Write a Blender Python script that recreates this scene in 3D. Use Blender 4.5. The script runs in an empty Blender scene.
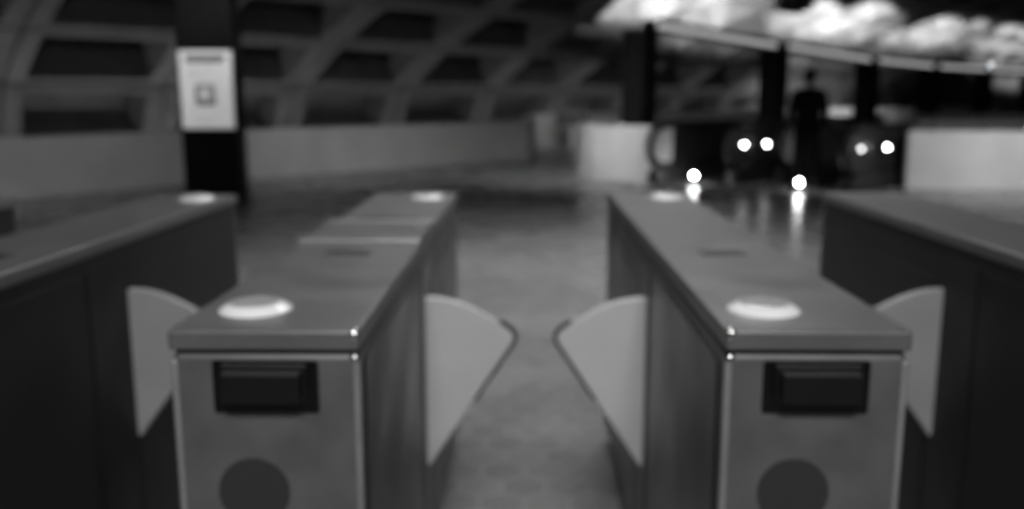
import bpy, bmesh, math, random
from mathutils import Vector, Matrix
random.seed(4)
scene = bpy.context.scene
COL = scene.collection
S2 = math.sqrt(0.5)

# ------------------------------------------------------------------ camera
cam_d = bpy.data.cameras.new('camera')
cam_d.sensor_width = 36.0
cam_d.lens = 36.0 * 885.0 / 1024.0
cam_d.clip_start = 0.05
cam_d.clip_end = 200
cam_d.dof.use_dof = True
cam_d.dof.focus_distance = 0.62
cam_d.dof.aperture_fstop = 3.6
cam = bpy.data.objects.new('camera', cam_d)
COL.objects.link(cam)
cam.location = (0, 0, 1.36)
cam.rotation_euler = (math.radians(90 - 10.07), 0, math.radians(0.84))
scene.camera = cam

# ------------------------------------------------------------------ world, exposure
world = bpy.data.worlds.new('world')
scene.world = world
world.use_nodes = True
world.node_tree.nodes['Background'].inputs[0].default_value = (1, 1, 1, 1)
world.node_tree.nodes['Background'].inputs[1].default_value = 0.005
scene.view_settings.view_transform = 'Standard'
scene.view_settings.look = 'None'
scene.view_settings.exposure = 0.0
scene.view_settings.gamma = 1.0
scene.view_settings.use_curve_mapping = False


def area(loc, to, sx, sy, power, spread=180):
    l = bpy.data.lights.new('area_light', 'AREA')
    l.shape = 'RECTANGLE'
    l.size, l.size_y, l.energy = sx, sy, power
    l.spread = math.radians(spread)
    o = bpy.data.objects.new('area_light', l)
    COL.objects.link(o)
    o.location = loc
    o.rotation_euler = (Vector(to) - Vector(loc)).to_track_quat('-Z', 'Y').to_euler()
    return o


def spot(loc, to, power, angle, blend=0.5, size=0.1):
    l = bpy.data.lights.new('spot_light', 'SPOT')
    l.energy, l.spot_size, l.spot_blend, l.shadow_soft_size = power, math.radians(angle), blend, size
    o = bpy.data.objects.new('spot_light', l)
    COL.objects.link(o)
    o.location = loc
    o.rotation_euler = (Vector(to) - Vector(loc)).to_track_quat('-Z', 'Y').to_euler()
    return o


def TN(t, N, z=0.0):
    """station frame: t along the vault, N across it towards the far side"""
    return Vector((S2 * (t - N), S2 * (t + N), z))


# mezzanine lighting: unseen area lights added above the gates, the floor and toward the parapets
area((0.1, -1.5, 3.7), (0.1, 1.6, 0.8), 1.4, 0.5, 135)
area((0.3, 5.2, 4.1), (0.1, 4.6, 0), 2.4, 1.6, 75, 140)
area((0.8, 7.2, 4.2), (0.8, 7.2, 0), 2.6, 2.0, 62, 105)
area((-1.2, 10.4, 3.4), (1.3, 15.2, 0.55), 1.4, 0.5, 27, 50)
area((6.6, 9.4, 3.0), (7.0, 13.1, 0.45), 2.5, 0.6, 27, 60)
area((-0.9, 10.2, 3.5), (-3.0, 16.2, 0.2), 6.5, 0.4, 21, 48)
area((-5.5, 6.5, 3.3), (-7.4, 11.2, 0.2), 4.0, 0.4, 9, 48)
area((1.1, 20.4, 2.6), (1.3, 24.8, 0.4), 2.4, 0.4, 11, 56)
area(TN(33, 13.6, 3.0), TN(35, 17.3, 0.6), 9.0, 0.5, 130, 64)
# low wash on the vault from behind the far parapet
for t in (-6.0, 1.0, 8.0, 15.0, 22.0, 29.0):
    area(TN(t, 17.85, -0.6), TN(t, 17.2, 2.6), 6.6, 0.15, 40 if t < 14 else 22, 170)
# uplights in the troughs, washing one band of the vault
POST_T = [12.38, 16.85, 21.2, 25.0, 29.05, 33.4]
POST_H = [2.64, 2.46, 2.31, 2.26, 2.26, 2.26]
POST_N = 9.6
for ts_, tp, pw in ((15.5, 19.8, 6500), (23.0, 28.2, 7500), (30.5, 36.4, 5000), (30.6, 46.5, 9000)):
    for k in (-1.9, 0, 1.9):
        te_ = ts_ + k * 0.3
        j = max(i for i in range(5) if POST_T[i] <= te_)
        zz = POST_H[j] + (POST_H[j + 1] - POST_H[j]) * (te_ - POST_T[j]) / (POST_T[j + 1] - POST_T[j])
        spot(TN(te_, POST_N, zz + (0.035 if tp < 40 else 0.22)), TN(tp + 0.4 + k, 14.2, 3.60), pw * 1.4, 22 if tp < 40 else 12, 0.45, 0.012)


# ------------------------------------------------------------------ materials
def mat(name, c, rough=0.6, metal=0.0, noise=0.0, nscale=6.0, emit=0.0, bump=0.0, rnoise=0.0, aniso=None, coat=0.0):
    m = bpy.data.materials.new(name)
    m.use_nodes = True
    nt = m.node_tree
    b = nt.nodes['Principled BSDF']
    b.inputs['Base Color'].default_value = (c, c, c, 1)
    b.inputs['Roughness'].default_value = rough
    b.inputs['Metallic'].default_value = metal
    b.inputs['Coat Weight'].default_value = coat
    if noise or bump or rnoise:
        tc = nt.nodes.new('ShaderNodeTexCoord')
        mp = nt.nodes.new('ShaderNodeMapping')
        nt.links.new(tc.outputs['Object'], mp.inputs[0])
        if aniso:
            mp.inputs['Scale'].default_value = aniso
        n = nt.nodes.new('ShaderNodeTexNoise')
        n.inputs['Scale'].default_value = nscale
        n.inputs['Detail'].default_value = 5
        nt.links.new(mp.outputs[0], n.inputs['Vector'])
        if noise:
            r = nt.nodes.new('ShaderNodeMapRange')
            r.inputs['From Min'].default_value = 0.3
            r.inputs['From Max'].default_value = 0.7
            r.inputs['To Min'].default_value = c * (1 - noise)
            r.inputs['To Max'].default_value = c * (1 + noise)
            nt.links.new(n.outputs['Fac'], r.inputs['Value'])
            nt.links.new(r.outputs[0], b.inputs['Base Color'])
        if rnoise:
            r = nt.nodes.new('ShaderNodeMapRange')
            r.inputs['From Min'].default_value = 0.3
            r.inputs['From Max'].default_value = 0.7
            r.inputs['To Min'].default_value = max(0.03, rough - rnoise)
            r.inputs['To Max'].default_value = rough + rnoise
            nt.links.new(n.outputs['Fac'], r.inputs['Value'])
            nt.links.new(r.outputs[0], b.inputs['Roughness'])
        if bump:
            bp = nt.nodes.new('ShaderNodeBump')
            bp.inputs['Strength'].default_value = bump
            bp.inputs['Distance'].default_value = 0.01
            nt.links.new(n.outputs['Fac'], bp.inputs['Height'])
            nt.links.new(bp.outputs[0], b.inputs['Normal'])
    if emit:
        b.inputs['Emission Color'].default_value = (1, 1, 1, 1)
        b.inputs['Emission Strength'].default_value = emit
    return m


def tile_floor():
    m = bpy.data.materials.new('hex_tile_floor')
    m.use_nodes = True
    nt = m.node_tree
    N, L = nt.nodes, nt.links
    b = N['Principled BSDF']
    b.inputs['Specular IOR Level'].default_value = 0.3
    tc = N.new('ShaderNodeTexCoord')

    def vm(op, a, c=None):
        n = N.new('ShaderNodeVectorMath')
        n.operation = op
        for i, v in enumerate((a, c)):
            if v is None:
                continue
            if isinstance(v, (tuple, float)):
                n.inputs[i].default_value = v if isinstance(v, tuple) else (v, v, v)
            else:
                L.new(v, n.inputs[i])
        return n.outputs['Value'] if op in ('LENGTH', 'DOT_PRODUCT') else n.outputs[0]

    def mm(op, a, c=None):
        n = N.new('ShaderNodeMath')
        n.operation = op
        for i, v in enumerate((a, c)):
            if v is None:
                continue
            if isinstance(v, float):
                n.inputs[i].default_value = v
            else:
                L.new(v, n.inputs[i])
        return n.outputs[0]
    sc = N.new('ShaderNodeMapping')
    sc.inputs['Scale'].default_value = (6.5, 6.5, 0)
    sc.inputs['Location'].default_value = (400, 400, 0)
    L.new(tc.outputs['Object'], sc.inputs[0])
    p = sc.outputs[0]
    r = (1.0, 1.7320508, 1.0)
    h = (0.5, 0.8660254, 0.0)
    A = vm('SUBTRACT', vm('MODULO', p, r), h)
    B = vm('SUBTRACT', vm('MODULO', vm('SUBTRACT', p, h), r), h)
    pick = mm('LESS_THAN', vm('LENGTH', A), vm('LENGTH', B))
    mx = N.new('ShaderNodeMix')
    mx.data_type = 'VECTOR'
    L.new(pick, mx.inputs[0])
    L.new(B, mx.inputs[4])
    L.new(A, mx.inputs[5])
    g = mx.outputs[1]
    ga = vm('ABSOLUTE', g)
    sx = N.new('ShaderNodeSeparateXYZ')
    L.new(ga, sx.inputs[0])
    d = mm('MAXIMUM', vm('DOT_PRODUCT', ga, (0.5, 0.8660254, 0.0)), sx.outputs[0])
    grout = mm('GREATER_THAN', d, 0.468)
    idv = vm('SUBTRACT', p, g)
    wn = N.new('ShaderNodeTexWhiteNoise')
    rnd = vm('FLOOR', vm('ADD', vm('MULTIPLY', idv, (2.0, 1.1547, 0.0)), (0.5, 0.5, 0.0)))
    L.new(rnd, wn.inputs['Vector'])
    ns = N.new('ShaderNodeTexNoise')
    ns.inputs['Scale'].default_value = 0.9
    ns.inputs['Detail'].default_value = 6
    L.new(tc.outputs['Object'], ns.inputs['Vector'])
    v = mm('ADD', mm('MULTIPLY', wn.outputs['Value'], 0.045), 0.165)
    v = mm('MULTIPLY', v, mm('ADD', mm('MULTIPLY', ns.outputs['Fac'], 0.8), 0.6))
    cx = N.new('ShaderNodeMix')
    cx.data_type = 'FLOAT'
    L.new(grout, cx.inputs[0])
    L.new(v, cx.inputs[2])
    cx.inputs[3].default_value = 0.25
    L.new(cx.outputs[0], b.inputs['Base Color'])
    L.new(mm('ADD', mm('MULTIPLY', ns.outputs['Fac'], 0.22), 0.16), b.inputs['Roughness'])
    bp = N.new('ShaderNodeBump')
    bp.inputs['Strength'].default_value = 0.25
    bp.inputs['Distance'].default_value = 0.003
    bp.invert = True
    L.new(grout, bp.inputs['Height'])
    L.new(bp.outputs[0], b.inputs['Normal'])
    return m


M = {
    'floor': tile_floor(),
    'vault': mat('vault_concrete', 0.15, 0.85, noise=0.18, nscale=2.5, bump=0.1),
    'wall': mat('parapet_concrete', 0.42, 0.75, noise=0.12, nscale=1.6, bump=0.08),
    'cap': mat('parapet_cap', 0.10, 0.4, noise=0.1),
    'steel': mat('brushed_steel', 0.15, 0.42, 0.4, noise=0.14, nscale=14, rnoise=0.04),
    'lid': mat('lid_steel', 0.20, 0.40, 0.5, noise=0.12, nscale=7, rnoise=0.04),
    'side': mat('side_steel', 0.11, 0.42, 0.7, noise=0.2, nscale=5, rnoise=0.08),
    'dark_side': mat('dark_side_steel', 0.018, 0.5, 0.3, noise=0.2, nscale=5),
    'highlight': mat('edge_highlight_steel', 0.32, 0.38, 0.4, noise=0.1, nscale=20),  # paler steel, edge highlights put into the colour
    'polish': mat('polished_steel', 0.85, 0.12, 1.0),
    'panel': mat('side_panel_steel', 0.10, 0.36, 0.7, noise=0.2, nscale=5, rnoise=0.08),
    'black': mat('black_plastic', 0.003, 0.22),
    'reader': mat('reader_plastic', 0.007, 0.32),
    'ledge_highlight': mat('reader_highlight_metal', 0.10, 0.3, 0.5),  # paler tone, highlight on the reader ledges put into the colour
    'lens': mat('dark_lens', 0.035, 0.4),
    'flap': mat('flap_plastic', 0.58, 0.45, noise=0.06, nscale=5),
    'flap_shaded': mat('shaded_flap_plastic', 0.33, 0.45, noise=0.08, nscale=5),  # shaded copy of the flap plastic, dimmer light put into its colour
    'rubber': mat('black_rubber', 0.008, 0.9),
    'disc': mat('white_disc', 0.55, 0.3, noise=0.05, nscale=30, coat=0.6),
    'disc_rim': mat('polished_rim', 0.92, 0.22, 0.0),
    'disc_ink': mat('grey_disc_print', 0.22, 0.4),
    'bronze': mat('bronze_pylon', 0.008, 0.55, 0.0, noise=0.2, nscale=3),
    'lit': mat('poster_backlit', 0.8, 0.5, emit=0.31),
    'ink': mat('poster_ink', 0.05, 0.5, emit=0.08),
    'inkm': mat('poster_mid_ink', 0.12, 0.5, emit=0.16),
    'hand': mat('handrail_rubber', 0.012, 0.5),
    'bal': mat('balustrade_metal', 0.05, 0.4, 0.5, noise=0.2, nscale=4),
    'newel': mat('newel_steel', 0.80, 0.5, 0.0),
    'step': mat('escalator_step', 0.08, 0.5, 0.6),
    'lamp': mat('lamp_glow', 0.9, 0.4, emit=150.0),
    'lamp_mid': mat('lamp_mid_glow', 0.9, 0.4, emit=38.0),
    'lamp_dim': mat('lamp_dim_glow', 0.9, 0.4, emit=7.0),
    'bar': mat('trough_lens', 0.8, 0.5, emit=0.42),
    'dark': mat('dark_metal', 0.03, 0.5, 0.3),
    'jacket': mat('dark_jacket', 0.004, 1.0),
    'trouser': mat('dark_trousers', 0.004, 1.0),
    'skin': mat('skin', 0.05, 0.6),
    'hair': mat('dark_hair', 0.008, 0.7),
}

for k in ('bronze', 'jacket', 'trouser', 'hair'):
    M[k].node_tree.nodes['Principled BSDF'].inputs['Specular IOR Level'].default_value = 0.12


# ------------------------------------------------------------------ mesh helpers
class MB:
    def __init__(s):
        s.bm = bmesh.new()

    def box(s, x0, x1, y0, y1, z0, z1):
        r = bmesh.ops.create_cube(s.bm, size=1)
        for v in r['verts']:
            v.co = Vector(((x0 + x1) / 2 + v.co.x * (x1 - x0), (y0 + y1) / 2 + v.co.y * (y1 - y0), (z0 + z1) / 2 + v.co.z * (z1 - z0)))
        return s

    def face(s, pts):
        s.bm.faces.new([s.bm.verts.new(p) for p in pts])
        return s

    def prism(s, pts, off):
        """closed outline swept by the vector off"""
        off = Vector(off)
        a = [s.bm.verts.new(Vector(p)) for p in pts]
        b = [s.bm.verts.new(Vector(p) + off) for p in pts]
        n = len(a)
        s.bm.faces.new(a[::-1])
        s.bm.faces.new(b)
        for i in range(n):
            s.bm.faces.new((a[i], a[(i + 1) % n], b[(i + 1) % n], b[i]))
        return s

    def lathe(s, prof, loc=(0, 0, 0), axis='Z', n=48):
        rings = []
        for r, h in prof:
            ring = []
            for i in range(n):
                a = 2 * math.pi * i / n
                c, d = r * math.cos(a), r * math.sin(a)
                co = (c, d, h) if axis == 'Z' else (c, -h, d)
                ring.append(s.bm.verts.new(Vector(co) + Vector(loc)))
            rings.append(ring)
        for a, b in zip(rings, rings[1:]):
            for i in range(n):
                s.bm.faces.new((a[i], a[(i + 1) % n], b[(i + 1) % n], b[i]))
        s.bm.faces.new(rings[0][::-1])
        s.bm.faces.new(rings[-1])
        return s

    def tube(s, pts, rx, rz=None, n=10):
        rz = rz or rx
        pts = [Vector(p) for p in pts]
        rings = []
        for i, p in enumerate(pts):
            d = (pts[min(i + 1, len(pts) - 1)] - pts[max(i - 1, 0)]).normalized()
            side = Vector((0, 0, 1)).cross(d)
            if side.length < 0.05:
                side = rings_side
            side = side.normalized()
            if i and side.dot(rings_side) < 0:
                side = -side
            rings_side = side
            up = d.cross(side)
            rings.append([s.bm.verts.new(p + side * rx * math.cos(2 * math.pi * k / n) + up * rz * math.sin(2 * math.pi * k / n)) for k in range(n)])
        for a, b in zip(rings, rings[1:]):
            for i in range(n):
                s.bm.faces.new((a[i], a[(i + 1) % n], b[(i + 1) % n], b[i]))
        s.bm.faces.new(rings[0][::-1])
        s.bm.faces.new(rings[-1])
        return s

    def sphere(s, loc, r, sc=(1, 1, 1), seg=20):
        q = bmesh.ops.create_uvsphere(s.bm, u_segments=seg, v_segments=seg // 2, radius=r)
        for v in q['verts']:
            v.co = Vector((v.co.x * sc[0], v.co.y * sc[1], v.co.z * sc[2])) + Vector(loc)
        return s

    def build(s, name, m, parent=None, bevel=0.0, smooth=False, seg=2, loc=None):
        bmesh.ops.recalc_face_normals(s.bm, faces=s.bm.faces)
        me = bpy.data.meshes.new(name)
        s.bm.to_mesh(me)
        s.bm.free()
        if smooth:
            for p in me.polygons:
                p.use_smooth = True
        me.materials.append(M[m])
        o = bpy.data.objects.new(name, me)
        COL.objects.link(o)
        if parent:
            o.parent = parent
        if loc is not None:
            o.location = loc
        if bevel:
            b = o.modifiers.new('bevel', 'BEVEL')
            b.width, b.segments, b.limit_method = bevel, seg, 'ANGLE'
        return o


def tag(o, label=None, cat=None, group=None, kind=None):
    if label: o['label'] = label
    if cat: o['category'] = cat
    if group: o['group'] = group
    if kind: o['kind'] = kind
    return o


def empty(name, loc, rz=0.0):
    o = bpy.data.objects.new(name, None)
    o.empty_display_size = 0.1
    COL.objects.link(o)
    o.location = loc
    o.rotation_euler = (0, 0, rz)
    return o


# ------------------------------------------------------------------ the setting: floor
WALL = [(-13.2, 4.2), (-7.06, 11.75), (-4.76, 14.71), (0.11, 20.23)]
WN0, WN1, WT0, WT1 = 5.38, 9.2, 14.3, 25.0
bl = TN(0, 0)
f = MB()
f.face([TN(-14, -9.3), TN(WT0, -9.3), TN(WT0, WN0), TN(WT0, WN1), TN(WT0, 14.23), (-4.76, 14.71, 0), (-7.06, 11.75, 0), (-13.2, 4.2, 0)])
f.face([TN(WT0, -9.3), TN(WT1, -9.3), TN(WT1, WN0), TN(WT0, WN0)])
f.face([TN(WT0, WN1), TN(WT1, WN1), TN(WT1, 17.4), TN(17.7, 17.4), TN(WT0, 14.23)])
f.face([TN(WT1, -9.3), TN(55, -9.3), TN(55, 17.4), TN(WT1, 17.4), TN(WT1, WN1), TN(WT1, WN0)])
tag(f.build('floor', 'floor'), kind='structure')
# lining of the escalator opening
s = MB()
zb = -4.5
for a, b in (((WT0, WN0), (WT1, WN0)), ((WT1, WN0), (WT1, WN1)), ((WT1, WN1), (WT0, WN1)), ((WT0, WN1), (WT0, WN0))):
    s.face([TN(a[0], a[1], -0.01), TN(b[0], b[1], -0.01), TN(b[0], b[1], zb), TN(a[0], a[1], zb)])
s.face([TN(WT0, WN0, zb), TN(WT1, WN0, zb), TN(WT1, WN1, zb), TN(WT0, WN1, zb)])
tag(s.build('highlight_1', 'dark'), kind='structure')


def wall(name, pts, z1, th=0.22, z0=0.0, m='wall', base=True):
    """parapet following a plan polyline, thickness to the left of the direction of travel"""
    P = [Vector((p[0], p[1], 0)) for p in pts]
    n = len(P)
    offs = []
    for i in range(n):
        d = (P[min(i + 1, n - 1)] - P[max(i - 1, 0)]).normalized()
        offs.append(Vector((-d.y, d.x, 0)))

    def strip(bm, a0, a1, za, zb_):
        rows = []
        for p, o in zip(P, offs):
            rows.append([bm.verts.new(p + o * a0 + Vector((0, 0, za))), bm.verts.new(p + o * a1 + Vector((0, 0, za))),
                         bm.verts.new(p + o * a1 + Vector((0, 0, zb_))), bm.verts.new(p + o * a0 + Vector((0, 0, zb_)))])
        for r, q in zip(rows, rows[1:]):
            for k in range(4):
                bm.faces.new((r[k], r[(k + 1) % 4], q[(k + 1) % 4], q[k]))
        bm.faces.new(rows[0]); bm.faces.new(rows[-1][::-1])
    b = MB()
    strip(b.bm, 0, th, z0, z1)
    w = tag(b.build(name, m, bevel=0.012), kind='structure')
    if base:
        b = MB()
        strip(b.bm, -0.03, 0, 0.0, 0.10)
        b.build('base_strip', 'wall', w, bevel=0.006)
    return w


wall('wall_left', WALL, 0.83)
wall('wall_back', [(0.11, 20.23), (0.28, 22.5), (0.30, 24.77), tuple(TN(26, 17.3))[:2], tuple(TN(55, 17.3))[:2]], 0.90)
blk = [(2.42, 14.66), (2.2, 14.5), (1.85, 14.55), (1.45, 14.82), (1.15, 15.25), (1.0, 15.8), (0.98, 16.4), (1.15, 16.95), tuple(TN(13.6, 10.9))[:2], tuple(TN(25, 10.9))[:2]]
wall('wall_center', blk[::-1], 0.90, th=0.2)
wall('wall_right', [(5.74, 13.41), (8.5, 12.92), (13.6, 12.01)], 0.87, th=0.2)
# dark metal fascia and handrail carried on top of the right-hand parapet
r = empty('railing', (5.8, 13.40, 0.872))
tag(r, 'dark metal railing mounted on top of the pale right-hand parapet', 'railing')
dd = Vector((13.6 - 5.8, 12.01 - 13.40, 0)).normalized()
sd = Vector((-dd.y, dd.x, 0))
p0, p1 = dd * 0.03 + sd * 0.09, dd * 7.7 + sd * 0.09
z = Vector((0, 0, 1))
MB().prism([p0 + z * 0.02, p1 + z * 0.02, p1 + z * 0.15, p0 + z * 0.15], sd * 0.03).build('fascia', 'dark', r, bevel=0.004)
MB().tube([p0 + sd * 0.02 + z * 0.21, p1 + sd * 0.02 + z * 0.21], 0.028).build('handrail', 'bal', r, smooth=True)
for k in range(6):
    c = p0 + (p1 - p0) * (k + 0.1) / 5.2 + sd * 0.05
    MB().box(c.x - 0.02, c.x + 0.02, c.y - 0.02, c.y + 0.02, 0, 0.20).build('post', 'dark', r, bevel=0.004)

# ------------------------------------------------------------------ the setting: coffered vault
PR = [(19.6, -3.0), (19.3, -1.3), (19.05, 0.3), (18.5, 1.61), (16.95, 2.52), (15.2, 3.25), (13.4, 3.86), (11.4, 4.35), (9.2, 4.7), (6.8, 4.9), (4.3, 4.95),
      (1.8, 4.85), (-0.6, 4.6), (-3.0, 4.15), (-5.2, 3.5), (-7.2, 2.6), (-9.0, 1.4), (-9.8, 0.0), (-10.0, -1.6), (-10.0, -3.2)]
DT = 3.06
T0 = 10.95
v = MB()
bm = v.bm
for i in range(len(PR) - 1):
    a, c = PR[i], PR[i + 1]
    L = math.hypot(c[0] - a[0], c[1] - a[1])
    # outward normal (away from the hall)
    nx, nz = (c[1] - a[1]) / L, -(c[0] - a[0]) / L
    for k in range(-9, 15):
        ta, tb = T0 + DT * k, T0 + DT * (k + 1)

        def pt(u, w, dep):
            N_ = a[0] + (c[0] - a[0]) * w / L + nx * dep
            z_ = a[1] + (c[1] - a[1]) * w / L + nz * dep
            return bm.verts.new(TN(ta + u, N_, z_))

        def ring(iu, iw0, iw1, dep):
            return [pt(iu, iw0, dep), pt(DT - iu, iw0, dep), pt(DT - iu, L - iw1, dep), pt(iu, L - iw1, dep)]
        rs = [ring(0, 0, 0, 0.07), ring(0.035, 0.03, 0.03, 0.06), ring(0.04, 0.035, 0.035, 0.0), ring(0.36, 0.21, 0.21, 0.0), ring(0.41, 0.22, 0.24, 0.85)]
        for p, q in zip(rs, rs[1:]):
            for j in range(4):
                bm.faces.new((p[j], p[(j + 1) % 4], q[(j + 1) % 4], q[j]))
        bm.faces.new(rs[-1])
tag(v.build('ceiling', 'vault'), kind='structure')


e = MB()
e.prism([TN(56.8, a + 0.9, b_) for a, b_ in PR if b_ >= 0.0][0:1] + [TN(56.8, a, b_ + 0.7) for a, b_ in PR if b_ >= 0.0] + [TN(56.8, -10, -0.02), TN(56.8, 19.5, -0.02)], TN(0.3, 0) - TN(0, 0))
tag(e.build('wall_end', 'vault'), kind='structure')


# ------------------------------------------------------------------ pylons and light troughs
def pylon(name_label, loc, rz, sx, sy, h, group=None):
    r = empty('pylon', loc, rz)
    tag(r, name_label, 'pylon', group)
    MB().box(-sx / 2, sx / 2, -sy / 2, sy / 2, 0.12, h).build('shaft', 'bronze', r, bevel=0.02)
    MB().box(-sx / 2 - 0.02, sx / 2 + 0.02, -sy / 2 - 0.02, sy / 2 + 0.02, 0, 0.12).build('plinth', 'dark', r, bevel=0.01)
    MB().box(-sx / 2 - 0.015, sx / 2 + 0.015, -sy / 2 - 0.015, sy / 2 + 0.015, h, h + 0.06).build('cap', 'dark', r, bevel=0.01)
    return r


pylon('wide dark bronze pylon carrying the lit white notice on the left', (-4.01, 11.46, 0), 0.0, 0.70, 0.42, 3.7)
PLAB = ['dark pylon rising behind the curved pale parapet, nearest under the light troughs',
        'dark pylon just left of the standing person, under the light troughs',
        'dark pylon right of the standing person, third along the light troughs',
        'slim dark pylon above the right-hand parapet, fourth along the light troughs',
        'slim dark pylon at the right, fifth along the light troughs',
        'farthest dark pylon at the far right end of the light troughs']
for i in range(6):
    h_ = POST_H[i] - 0.2
    pylon(PLAB[i], TN(POST_T[i], POST_N + 0.0), math.radians(45), 0.44, 0.44, h_, 'pylons under the light troughs')
TLAB = ['first light trough with pale lower edge, nearest at the upper centre of the hall',
        'second light trough with pale edge, above the standing person',
        'third light trough, short pale edge right of the standing person',
        'fourth light trough, faint edge toward the right of the photo',
        'fifth and farthest light trough at the right edge of the photo']
for i in range(5):
    A, Bp = TN(POST_T[i] + 0.24, POST_N, POST_H[i]), TN(POST_T[i + 1] - 0.24, POST_N, POST_H[i + 1])
    ns = Vector((S2, -S2, 0))
    mid = (A + Bp) / 2
    r = empty('light_trough', mid)
    tag(r, TLAB[i], 'light fixture', 'light troughs between the pylons')
    a_, b_ = A - mid, Bp - mid
    w = ns * 0.16
    z = Vector((0, 0, 1))
    b = MB()
    # U-shaped trough: bottom and two sides, open upwards
    b.prism([a_ - w - z * 0.16, a_ + w - z * 0.16, a_ + w - z * 0.12, a_ - w - z * 0.12], b_ - a_)
    b.prism([a_ + w - z * 0.12, a_ + w + z * 0.06, a_ + w * 0.85 + z * 0.06, a_ + w * 0.85 - z * 0.12], b_ - a_)
    b.prism([a_ - w - z * 0.12, a_ - w + z * 0.06, a_ - w * 0.85 + z * 0.06, a_ - w * 0.85 - z * 0.12], b_ - a_)
    b.build('housing', 'dark', r, bevel=0.004)
    b = MB()
    u = (b_ - a_) / 5
    for k in range(5):
        s0 = a_ + u * (k + 0.02) + w * 1.01
        b.prism([s0 - z * 0.12, s0 + ns * 0.02 - z * 0.12, s0 + ns * 0.02 - z * 0.03, s0 - z * 0.03], u * 0.96)
    b.build('lens', 'bar', r)
    ub = MB()
    ub.tube([a_ + u * 0.3, b_ - u * 0.3], 0.02)
    ub.build('lamp_tube', 'newel', r, smooth=True, loc=(0, 0, -0.05))

# the notice on the wide pylon
n = empty('poster', (-3.985, 11.225, 1.45))
tag(n, 'bright white lit notice with dark heading fixed on the wide pylon', 'poster')
MB().box(-0.335, 0.335, -0.02, 0.02, -0.485, 0.485).build('frame', 'newel', n, bevel=0.006)
MB().box(-0.32, 0.32, -0.026, -0.018, -0.47, 0.47).build('sheet', 'lit', n)
MB().box(-0.25, 0.25, -0.030, -0.024, 0.335, 0.43).build('heading', 'ink', n)
b = MB()
for k in range(5):
    b.box(-0.25, 0.12 + 0.1 * math.sin(k * 2.1), -0.030, -0.024, 0.28 - 0.042 * k, 0.29 - 0.042 * k)
b.build('text_lines', 'inkm', n)
b = MB()
b.box(-0.15, 0.12, -0.0285, -0.024, -0.20, 0.07)
b.build('picture', 'inkm', n)
b = MB()
b.lathe([(0.055, 0), (0.055, 0.003), (0.05, 0.0035), (0.001, 0.0035)], (-0.03, -0.0285, -0.05), 'Y', 24)
b.build('picture_disc', 'lit', n)
b = MB()
b.prism([(-0.15, -0.0285, -0.20), (0.12, -0.0285, -0.20), (0.12, -0.0285, -0.13), (0.02, -0.0285, -0.15), (-0.11, -0.0285, -0.14), (-0.12, -0.0285, 0.05), (-0.15, -0.0285, 0.05)], (0, -0.0015, 0))
b.build('picture_shading', 'ink', n)
b = MB()
for k in range(3):
    b.box(-0.2, 0.18 - 0.06 * k, -0.030, -0.024, -0.32 - 0.05 * k, -0.31 - 0.05 * k)
b.build('small_print', 'inkm', n)

# dark box on the back parapet
q = empty('equipment_box', (1.25, 23.9, 0.0))
tag(q, 'small dark box on a stand before the far parapet left of centre', 'box')
MB().box(-0.42, 0.42, -0.2, 0.2, 0.62, 1.10).build('casing', 'dark', q, bevel=0.03)
MB().box(-0.03, 0.03, -0.03, 0.03, 0, 0.62).build('stand', 'newel', q, bevel=0.01)


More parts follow.
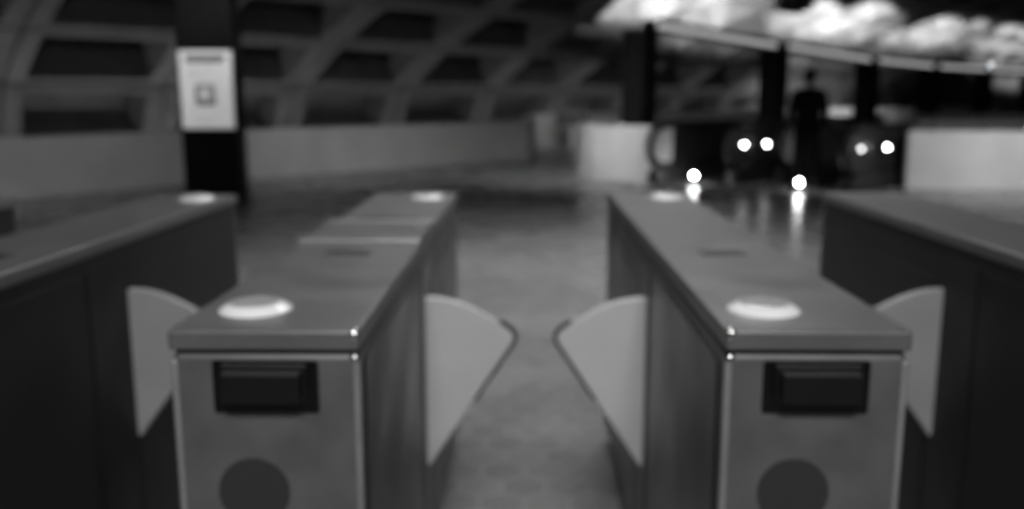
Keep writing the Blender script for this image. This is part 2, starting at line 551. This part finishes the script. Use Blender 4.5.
# ------------------------------------------------------------------ escalators
def escalator(label, t0a, Na, t0b, Nb, panel_a, panel_b, flat=1.6, light_newel=False):
    Nc = (Na + Nb) / 2
    ts = max(t0a, t0b)
    r = empty('escalator', TN(min(t0a, t0b), Nc))
    tag(r, label, 'escalator', 'escalators down to the platform')
    org = TN(min(t0a, t0b), Nc)

    def W(t, N_, z_):
        return TN(t, N_, z_) - org
    slope = math.tan(math.radians(30))
    te = ts + flat
    run = 5.6
    for t0, N_, pm in ((t0a, Na, panel_a), (t0b, Nb, panel_b)):
        R = 0.34
        zc = 0.60
        out = []
        for k in range(13):
            a = -math.pi / 2 - math.pi * k / 12
            out.append((t0 + R + R * math.cos(a), zc + R * math.sin(a)))
        path = [(te + 0.0, 0.26)] + out + [(te, zc + R), (te + run, zc + R - run * slope)]
        # balustrade panel inside the loop
        ins = [(t0 + R + (R - 0.05) * math.cos(-math.pi / 2 - math.pi * k / 12), zc + (R - 0.05) * math.sin(-math.pi / 2 - math.pi * k / 12)) for k in range(13)]
        ins += [(te, zc + R - 0.05), (te + run, zc + R - 0.05 - run * slope), (te + run, 0.05 - run * slope), (te, 0.05), (t0 + R + 0.1, 0.05)]
        b = MB()
        off = W(0, -0.03, 0) - W(0, 0.03, 0)
        b.prism([W(t, N_ + 0.03, z_) for t, z_ in ins], off)
        bal = b.build('balustrade', pm, r)
        dense = [W(t, N_, z_) for t, z_ in out] + [W(te, N_, zc + R), W(te + run, N_, zc + R - run * slope)]
        MB().tube([W(te - 0.2, N_, 0.26)] + dense, 0.07, 0.05).build('handrail', 'hand', bal, smooth=True)
        # skirt deck along the floor
        b = MB()
        sk = [(t0 + 0.12, 0.0), (t0 + 0.12, 0.20), (t0 + 0.3, 0.25), (te, 0.25), (te + run, 0.25 - run * slope), (te + run, -0.05 - run * slope), (te, 0.0)]
        b.prism([W(t, N_ + 0.10, z_) for t, z_ in sk], W(0, -0.10, 0) - W(0, 0.10, 0))
        b.build('skirt', 'bal', r)
        if light_newel and N_ == Na:
            cov = [(t0 + R + (R - 0.07) * math.cos(-math.pi / 2 - math.pi * k / 12), zc + (R - 0.07) * math.sin(-math.pi / 2 - math.pi * k / 12)) for k in range(13)]
            cov += [(t0 + R + 0.22, zc + R - 0.07), (t0 + R + 0.22, zc - R + 0.07)]
            MB().prism([W(t, N_ + 0.04, z_) for t, z_ in cov], W(0, -0.04, 0) - W(0, 0.04, 0)).build('newel_cover', 'newel', r, bevel=0.005)
    # landing plate, comb and steps
    b = MB()
    lo, hi = min(Na, Nb) + 0.11, max(Na, Nb) - 0.11
    b.prism([W(ts, lo, 0.0), W(ts, hi, 0.0), W(ts, hi, 0.012), W(ts, lo, 0.012)], W(flat - 0.1, 0, 0) - W(0, 0, 0))
    b.build('landing_plate', 'step', r)
    b = MB()
    run_t = te - 0.1
    zz_ = 0.0
    st = [(run_t, 0.0)]
    for k in range(16):
        st.append((run_t + 0.38 * (k + 1), zz_))
        zz_ -= 0.2
        st.append((run_t + 0.38 * (k + 1), zz_))
    st.append((run_t + 0.38 * 16, zz_ - 0.3))
    st.append((run_t + 0.02, -0.35))
    b.prism([W(t, lo, z_) for t, z_ in st], W(0, hi, 0) - W(0, lo, 0))
    b.build('steps', 'step', r)
    return r


tAf, tAn, tBf, tBn = (1.96 + 14.13) * S2, (3.18 + 13.93) * S2, (4.01 + 14.19) * S2, (4.53 + 12.66) * S2
escalator('escalator with dark handrail loop beside the curved pale parapet', tAf, 8.6, tAn, 7.62, 'bal', 'bal', flat=1.7, light_newel=True)
escalator('escalator with dark handrails where the person stands', tBf, 7.2, tBn, 5.76, 'bal', 'bal', light_newel=True)


def lamp(label, loc, r=0.028, m='lamp', standing=True, group=None):
    o = empty('lamp', loc)
    tag(o, label, 'lamp', group)
    if standing:
        MB().lathe([(0.045, 0), (0.045, 0.012), (0.02, 0.03), (0.02, loc_h - r * 0.8)], n=20).build('lamp_base', 'dark', o, smooth=False)
        MB().sphere((0, 0, loc_h), r).build('bulb', m, o, smooth=True)
    else:
        d = Vector((S2, -S2, 0))
        b = MB()
        b.tube([(0, 0, 0), tuple(d * 0.03)], 0.04, n=16)
        b.build('lamp_base', 'dark', o)
        MB().sphere(tuple(d * 0.045), r).build('bulb', m, o, smooth=True)
    return o


loc_h = 0.13
lamp('bright small floor lamp mirrored in the floor beside the curved parapet escalator', (2.69, 14.14, 0.0))
lamp('bright small floor lamp mirrored in the floor at the standing person\'s feet', (4.02, 13.02, 0.0))
lamp('small round lamp on the escalator side, left of the neighbouring pair', tuple(TN(12.30, 7.50, 0.63)), 0.022, 'lamp_mid', False)
lamp('small round lamp on the escalator side, immediately left of the person', tuple(TN(12.98, 7.50, 0.62)), 0.024, 'lamp_mid', False)
lamp('dim small round lamp low on the escalator, right of the person', tuple(TN(12.33, 5.64, 0.64)), 0.024, 'lamp_dim', False)
lamp('small round lamp on the escalator just left of the right-hand parapet', tuple(TN(13.2, 5.64, 0.63)), 0.022, 'lamp_mid', False)
lamp('small round lamp on the dark railing at the far right edge', (7.30, 13.12, 0.93), 0.022, 'lamp_dim', False)


# ------------------------------------------------------------------ person
def skin_obj(name, m, parent, verts, edges, radii, sub=2, loc=(0, 0, 0)):
    me = bpy.data.meshes.new(name)
    me.from_pydata(verts, edges, [])
    o = bpy.data.objects.new(name, me)
    COL.objects.link(o)
    sk = o.modifiers.new('skin', 'SKIN')
    o.modifiers.new('sub', 'SUBSURF').levels = sub
    o.modifiers['sub'].render_levels = sub
    if not me.skin_vertices:
        bpy.context.view_layer.objects.active = o
        me.attributes.new('skin', 'FLOAT2', 'POINT') if False else None
    for i, rr in enumerate(radii):
        sv = me.skin_vertices[0].data[i]
        sv.radius = rr if isinstance(rr, tuple) else (rr, rr)
        sv.use_root = (i == 0)
    dg = bpy.context.evaluated_depsgraph_get()
    nm = bpy.data.meshes.new_from_object(o.evaluated_get(dg))
    o.modifiers.clear()
    o.data = nm
    nm.materials.clear()
    nm.materials.append(M[m])
    for p in nm.polygons:
        p.use_smooth = True
    if parent:
        o.parent = parent
    o.location = loc
    return o


def person(loc, rz):
    # local: faces +Y, z up, 1.78 m
    V = [(0, 0, 0.94), (0, 0.0, 1.10), (0, 0.01, 1.26), (0, 0.0, 1.40), (0, 0.0, 1.47), (0, 0.015, 1.53)]
    Rr = [(0.15, 0.11), (0.135, 0.10), (0.155, 0.11), (0.13, 0.09), 0.055, 0.052]
    E_ = [(0, 1), (1, 2), (2, 3), (3, 4), (4, 5)]

    def add(p, r_, par):
        V.append(p); Rr.append(r_); E_.append((par, len(V) - 1)); return len(V) - 1
    # head: skull and jaw
    h1 = add((0, 0.03, 1.58), (0.062, 0.075), 5)
    h2 = add((0, 0.015, 1.66), (0.076, 0.092), h1)
    h3 = add((0, 0.005, 1.72), (0.068, 0.08), h2)
    hands = []
    for sx in (-1, 1):
        a = add((sx * 0.17, 0, 1.405), 0.062, 3)
        e = add((sx * 0.235, -0.02, 1.13), 0.046, a)
        w_ = add((sx * 0.235, 0.07, 0.90), 0.030, e)
        pm = add((sx * 0.232, 0.085, 0.83), (0.026, 0.036), w_)
        for j, (dy, ln) in enumerate(((0.028, 0.070), (0.010, 0.080), (-0.008, 0.075), (-0.026, 0.058))):
            k1 = add((sx * 0.230, 0.09 + dy, 0.795), 0.010, pm)
            k2 = add((sx * 0.222, 0.095 + dy, 0.795 - ln * 0.55), 0.009, k1)
            add((sx * 0.206, 0.098 + dy, 0.795 - ln), 0.0075, k2)
        th = add((sx * 0.215, 0.125, 0.835), 0.011, pm)
        add((sx * 0.205, 0.14, 0.795), 0.009, th)
        hp = add((sx * 0.095, 0, 0.86), 0.095, 0)
        kn = add((sx * 0.115, 0.02, 0.49), 0.060, hp)
        an = add((sx * 0.125, -0.02, 0.09), 0.040, kn)
        add((sx * 0.135, 0.11, 0.035), 0.034, an)
    body = skin_obj('person', 'skin', None, V, E_, Rr, 2)
    body.location = loc
    body.rotation_euler = (0, 0, rz)
    # nose, ears as extra geometry of the face are children of the look: kept on the body mesh
    bmx = bmesh.new()
    bmx.from_mesh(body.data)
    for sx in (-1, 1):
        q_ = bmesh.ops.create_uvsphere(bmx, u_segments=10, v_segments=6, radius=1)
        for v_ in q_['verts']:
            v_.co = Vector((sx * 0.078 + v_.co.x * 0.010, 0.005 + v_.co.y * 0.02, 1.645 + v_.co.z * 0.032))
    q_ = bmesh.ops.create_cone(bmx, segments=8, radius1=0.016, radius2=0.004, depth=0.045, cap_ends=True)
    for v_ in q_['verts']:
        v_.co = Vector((v_.co.x, 0.098 - v_.co.z * 0.35 * 0.3 + 0.006, 1.635 + v_.co.z))
    bmx.to_mesh(body.data)
    bmx.free()
    tag(body, 'person in dark clothes standing with arms down at the escalators, a dark silhouette', 'person')
    # jacket
    V2 = [(0, 0, 0.86), (0, 0, 1.0), (0, 0, 1.14), (0, 0.01, 1.28), (0, 0.0, 1.43), (0, 0.0, 1.52)]
    R2 = [(0.205, 0.14), (0.205, 0.14), (0.20, 0.135), (0.185, 0.13), (0.15, 0.105), 0.075]
    E2 = [(0, 1), (1, 2), (2, 3), (3, 4), (4, 5)]
    for sx in (-1, 1):
        V2 += [(sx * 0.185, 0, 1.405), (sx * 0.25, -0.02, 1.13), (sx * 0.245, 0.06, 0.92)]
        R2 += [0.08, 0.065, 0.05]
        i = len(V2)
        E2 += [(4, i - 3), (i - 3, i - 2), (i - 2, i - 1)]
    skin_obj('jacket', 'jacket', body, V2, E2, R2, 2)
    V3 = [(0, 0, 0.93)]
    R3 = [(0.165, 0.125)]
    E3 = []
    for sx in (-1, 1):
        V3 += [(sx * 0.097, 0, 0.84), (sx * 0.117, 0.015, 0.49), (sx * 0.127, -0.015, 0.10)]
        R3 += [0.108, 0.078, 0.062]
        i = len(V3)
        E3 += [(0, i - 3), (i - 3, i - 2), (i - 2, i - 1)]
    skin_obj('trousers', 'trouser', body, V3, E3, R3, 2)
    for sx in (-1, 1):
        b = MB()
        b.sphere((sx * 0.135, 0.055, 0.045), 1, (0.05, 0.145, 0.055), 16)
        for v_ in b.bm.verts:
            v_.co.z = max(v_.co.z, 0.0)
        b.build('shoe', 'black', body, smooth=True)
    b = MB()
    b.sphere((0, -0.012, 1.690), 1, (0.094, 0.112, 0.098), 20)
    for v_ in b.bm.verts:
        if v_.co.y > 0.06 and v_.co.z < 1.70:
            v_.co.y = 0.06
    b.build('hair', 'hair', body, smooth=True)
    return body


person((4.21, 13.4, 0.0), math.radians(-12))


# ------------------------------------------------------------------ fare gates
def disc(cx, cy, root):
    MB().lathe([(0.062, 0.0), (0.061, 0.003), (0.047, 0.012), (0.044, 0.0125)], (cx, cy, 1.0), n=48).build('target_rim', 'disc_rim', root, smooth=False)
    MB().lathe([(0.044, 0.0), (0.044, 0.0145), (0.040, 0.0155)], (cx, cy, 1.0), n=48).build('card_target', 'disc', root, smooth=False)
    b = MB()
    for k in range(26):
        if k % 13 in (0, 12, 6):
            continue
        a0, a1 = 2 * math.pi * k / 26, 2 * math.pi * (k + 0.6) / 26
        b.prism([(cx + 0.030 * math.cos(a0), cy + 0.030 * math.sin(a0), 1.0156), (cx + 0.036 * math.cos(a0), cy + 0.036 * math.sin(a0), 1.0156),
                 (cx + 0.036 * math.cos(a1), cy + 0.036 * math.sin(a1), 1.0156), (cx + 0.030 * math.cos(a1), cy + 0.030 * math.sin(a1), 1.0156)], (0, 0, 0.0004))
    b.box(cx - 0.018, cx + 0.018, cy - 0.003, cy + 0.003, 1.0156, 1.016)
    b.build('printed_ring', 'disc_ink', root)


def flap(root, x, y, side, zb=0.0, fm='flap'):
    """retractable fan-shaped barrier leaf, side = +1 reaches to +x"""
    s_ = side
    out = [(-0.03, 0.843), (0.03, 0.841)]
    # curved upper edge
    for k in range(1, 9):
        u = k / 8
        out.append((0.03 + 0.195 * u, 0.841 - 0.088 * u ** 1.6))
    tip = [(0.234, 0.744), (0.236, 0.733), (0.232, 0.720)]
    low = [(0.018, 0.390), (0.008, 0.373), (-0.008, 0.370), (-0.03, 0.385)]
    o = out + tip + low
    b = MB()
    b.prism([(x + s_ * a, y - 0.012, z_ if z_ > 0.6 else z_ + zb) for a, z_ in o], (0, 0.024, 0))
    fl = b.build('flap', fm, root, bevel=0.005)
    # dark soft edge wrapped round the tip and down the slanting edge
    e = [(0.198, 0.776), (0.218, 0.762), (0.234, 0.748), (0.239, 0.733), (0.234, 0.718), (0.19, 0.651 + zb * 0.25), (0.13, 0.560 + zb * 0.5)]
    MB().tube([(x + s_ * a, y, z_) for a, z_ in e], 0.0135, 0.0065).build('rubber_edge', 'rubber', fl, smooth=True)
    return fl


def gate(label, x0, x1, y0, y1, left_flap=True, right_flap=True, raised=False, fo=0.0, fz=0.0, dark=False, glint_sides=(-1, 1), back_disc=True):
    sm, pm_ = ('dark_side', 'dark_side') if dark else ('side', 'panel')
    w = x1 - x0
    L = y1 - y0
    r = empty('fare_gate', ((x0 + x1) / 2, (y0 + y1) / 2, 0))
    tag(r, label, 'fare gate', 'row of steel fare gates')
    h = w / 2
    l2 = L / 2
    MB().box(-h + 0.0015, h - 0.0015, -l2 + 0.006, l2 - 0.006, 0.07, 0.962).build('body', sm, r, bevel=0.006, seg=3)
    MB().box(-h + 0.02, h - 0.02, -l2 + 0.03, l2 - 0.03, 0.0, 0.075).build('plinth', 'dark', r)
    for s_ in (-1, 1):
        # steel end cap wrapping round the vertical corners
        b = MB()
        ya, yb = (-l2, -l2 + 0.035) if s_ < 0 else (l2 - 0.035, l2)
        b.box(-h, h, ya, yb, 0.065, 0.962)
        b.build('end_panel', 'steel', r, bevel=0.013, seg=6, smooth=False)
    MB().box(-h - 0.003, h + 0.003, -l2 - 0.005, l2 + 0.005, 0.966, 1.0).build('lid', 'lid', r, bevel=0.006, seg=4)
    MB().box(-h + 0.008, h - 0.008, -l2 + 0.004, l2 - 0.004, 0.955, 0.968).build('seam', 'rubber', r)
    for sx in (-1, 1):
        MB().box(sx * (h - 0.0035) - 0.006, sx * (h - 0.0035) + 0.006, -l2 - 0.0015, -l2 + 0.012, 0.066, 0.950).build('edge_highlight', 'highlight', r, bevel=0.005, seg=4, smooth=True)  # pale strip added as the highlight along the rounded front edge
    for sx in glint_sides:
        cx = sx * (h - 0.006)
        MB().box(cx - 0.0095, cx + 0.0095, -l2 - 0.0065, -l2 + 0.0125, 0.9825, 1.0015).build('glint_corner', 'polish', r, bevel=0.009, seg=6, smooth=True)  # polished corner pieces added to catch glints
        MB().box(cx - 0.0075, cx + 0.0075, -l2 - 0.0035, -l2 + 0.0115, 0.942, 0.961).build('glint_corner', 'polish', r, bevel=0.007, seg=6, smooth=True)
    # reader on the near end
    MB().box(-0.085, 0.085, -l2 - 0.004, -l2 + 0.006, 0.862, 0.950).build('reader_bezel', 'black', r, bevel=0.006, seg=3)
    b = MB()
    zt = 0.944
    for (xa, d0, za, zb2) in ((0.068, 0.014, 0.884, 0.944), (0.062, 0.036, 0.889, 0.936)):
        b.box(-xa, xa, -l2 - d0, -l2, za, zb2)
    rd = b.build('card_reader', 'reader', r, bevel=0.004, seg=3)
    MB().box(-0.060, 0.060, -l2 - 0.033, -l2 - 0.015, 0.9355, 0.9375).build('reader_highlight', 'ledge_highlight', rd, bevel=0.001)  # pale strips added as painted highlights on the reader's ledges
    MB().box(-0.066, 0.066, -l2 - 0.0135, -l2 - 0.004, 0.9435, 0.9455).build('reader_highlight', 'ledge_highlight', rd, bevel=0.001)
    # dark round lens
    MB().lathe([(0.058, -0.0), (0.058, 0.0015), (0.054, 0.002), (0.005, 0.002)], (-0.027, -l2, 0.728), 'Y', 48).build('signal_lens', 'lens', r)
    # card targets
    disc(-0.052, -l2 + 0.135, r)
    if back_disc:
        disc(0.058, l2 - 0.16, r)
    # ticket slot plate
    b = MB()
    b.box(-0.052, 0.052, -0.36, -0.30, 1.0, 1.004)
    pl = b.build('slot_plate', 'side', r, bevel=0.001)
    MB().box(-0.042, 0.042, -0.336, -0.324, 1.004, 1.0045).build('ticket_slot', 'black', pl)
    if raised:
        MB().box(-h - 0.003, h + 0.003, -0.20, 0.14, 1.0, 1.012).build('raised_cover', 'lid', r, bevel=0.004, seg=3)
        MB().box(-0.09, 0.09, 0.17, 0.30, 1.0, 1.006).build('display_panel', 'side', r, bevel=0.002)
        for ye in (-0.203, 0.143):
            MB().box(-h - 0.0035, h + 0.0035, ye - 0.004, ye + 0.004, 1.0, 1.0135).build('cover_highlight', 'highlight', r, bevel=0.003)  # pale strip painting the bright line along the cover's edge
    # side access panels, with shallow shadow gaps between them
    for sx in (-1, 1):
        xa = sx * (h - 0.0015)
        for (ya, yb, za, zb3) in ((-l2 + 0.06, -0.20, 0.12, 0.93), (-0.16, 0.02, 0.12, 0.93), (0.06, l2 - 0.06, 0.12, 0.86)):
            b = MB()
            b.box(min(xa, xa + sx * 0.003), max(xa, xa + sx * 0.003), ya, yb, za, zb3)
            b.build('access_panel', pm_, r, bevel=0.001)
    fy = 2.28 - (y0 + y1) / 2
    if left_flap:
        flap(r, -h, fy + fo, -1, fz, 'flap_shaded' if dark else 'flap')
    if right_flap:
        flap(r, h, fy + fo, 1, fz, 'flap_shaded' if dark else 'flap')
    return r


gate('steel fare gate left of the centre aisle, with a raised band across its top', -0.560, -0.263, 1.345, 3.38, raised=True, glint_sides=(1,))
gate('steel fare gate right of the centre aisle, with a flat unbroken top', 0.320, 0.606, 1.355, 3.40, glint_sides=(-1,))
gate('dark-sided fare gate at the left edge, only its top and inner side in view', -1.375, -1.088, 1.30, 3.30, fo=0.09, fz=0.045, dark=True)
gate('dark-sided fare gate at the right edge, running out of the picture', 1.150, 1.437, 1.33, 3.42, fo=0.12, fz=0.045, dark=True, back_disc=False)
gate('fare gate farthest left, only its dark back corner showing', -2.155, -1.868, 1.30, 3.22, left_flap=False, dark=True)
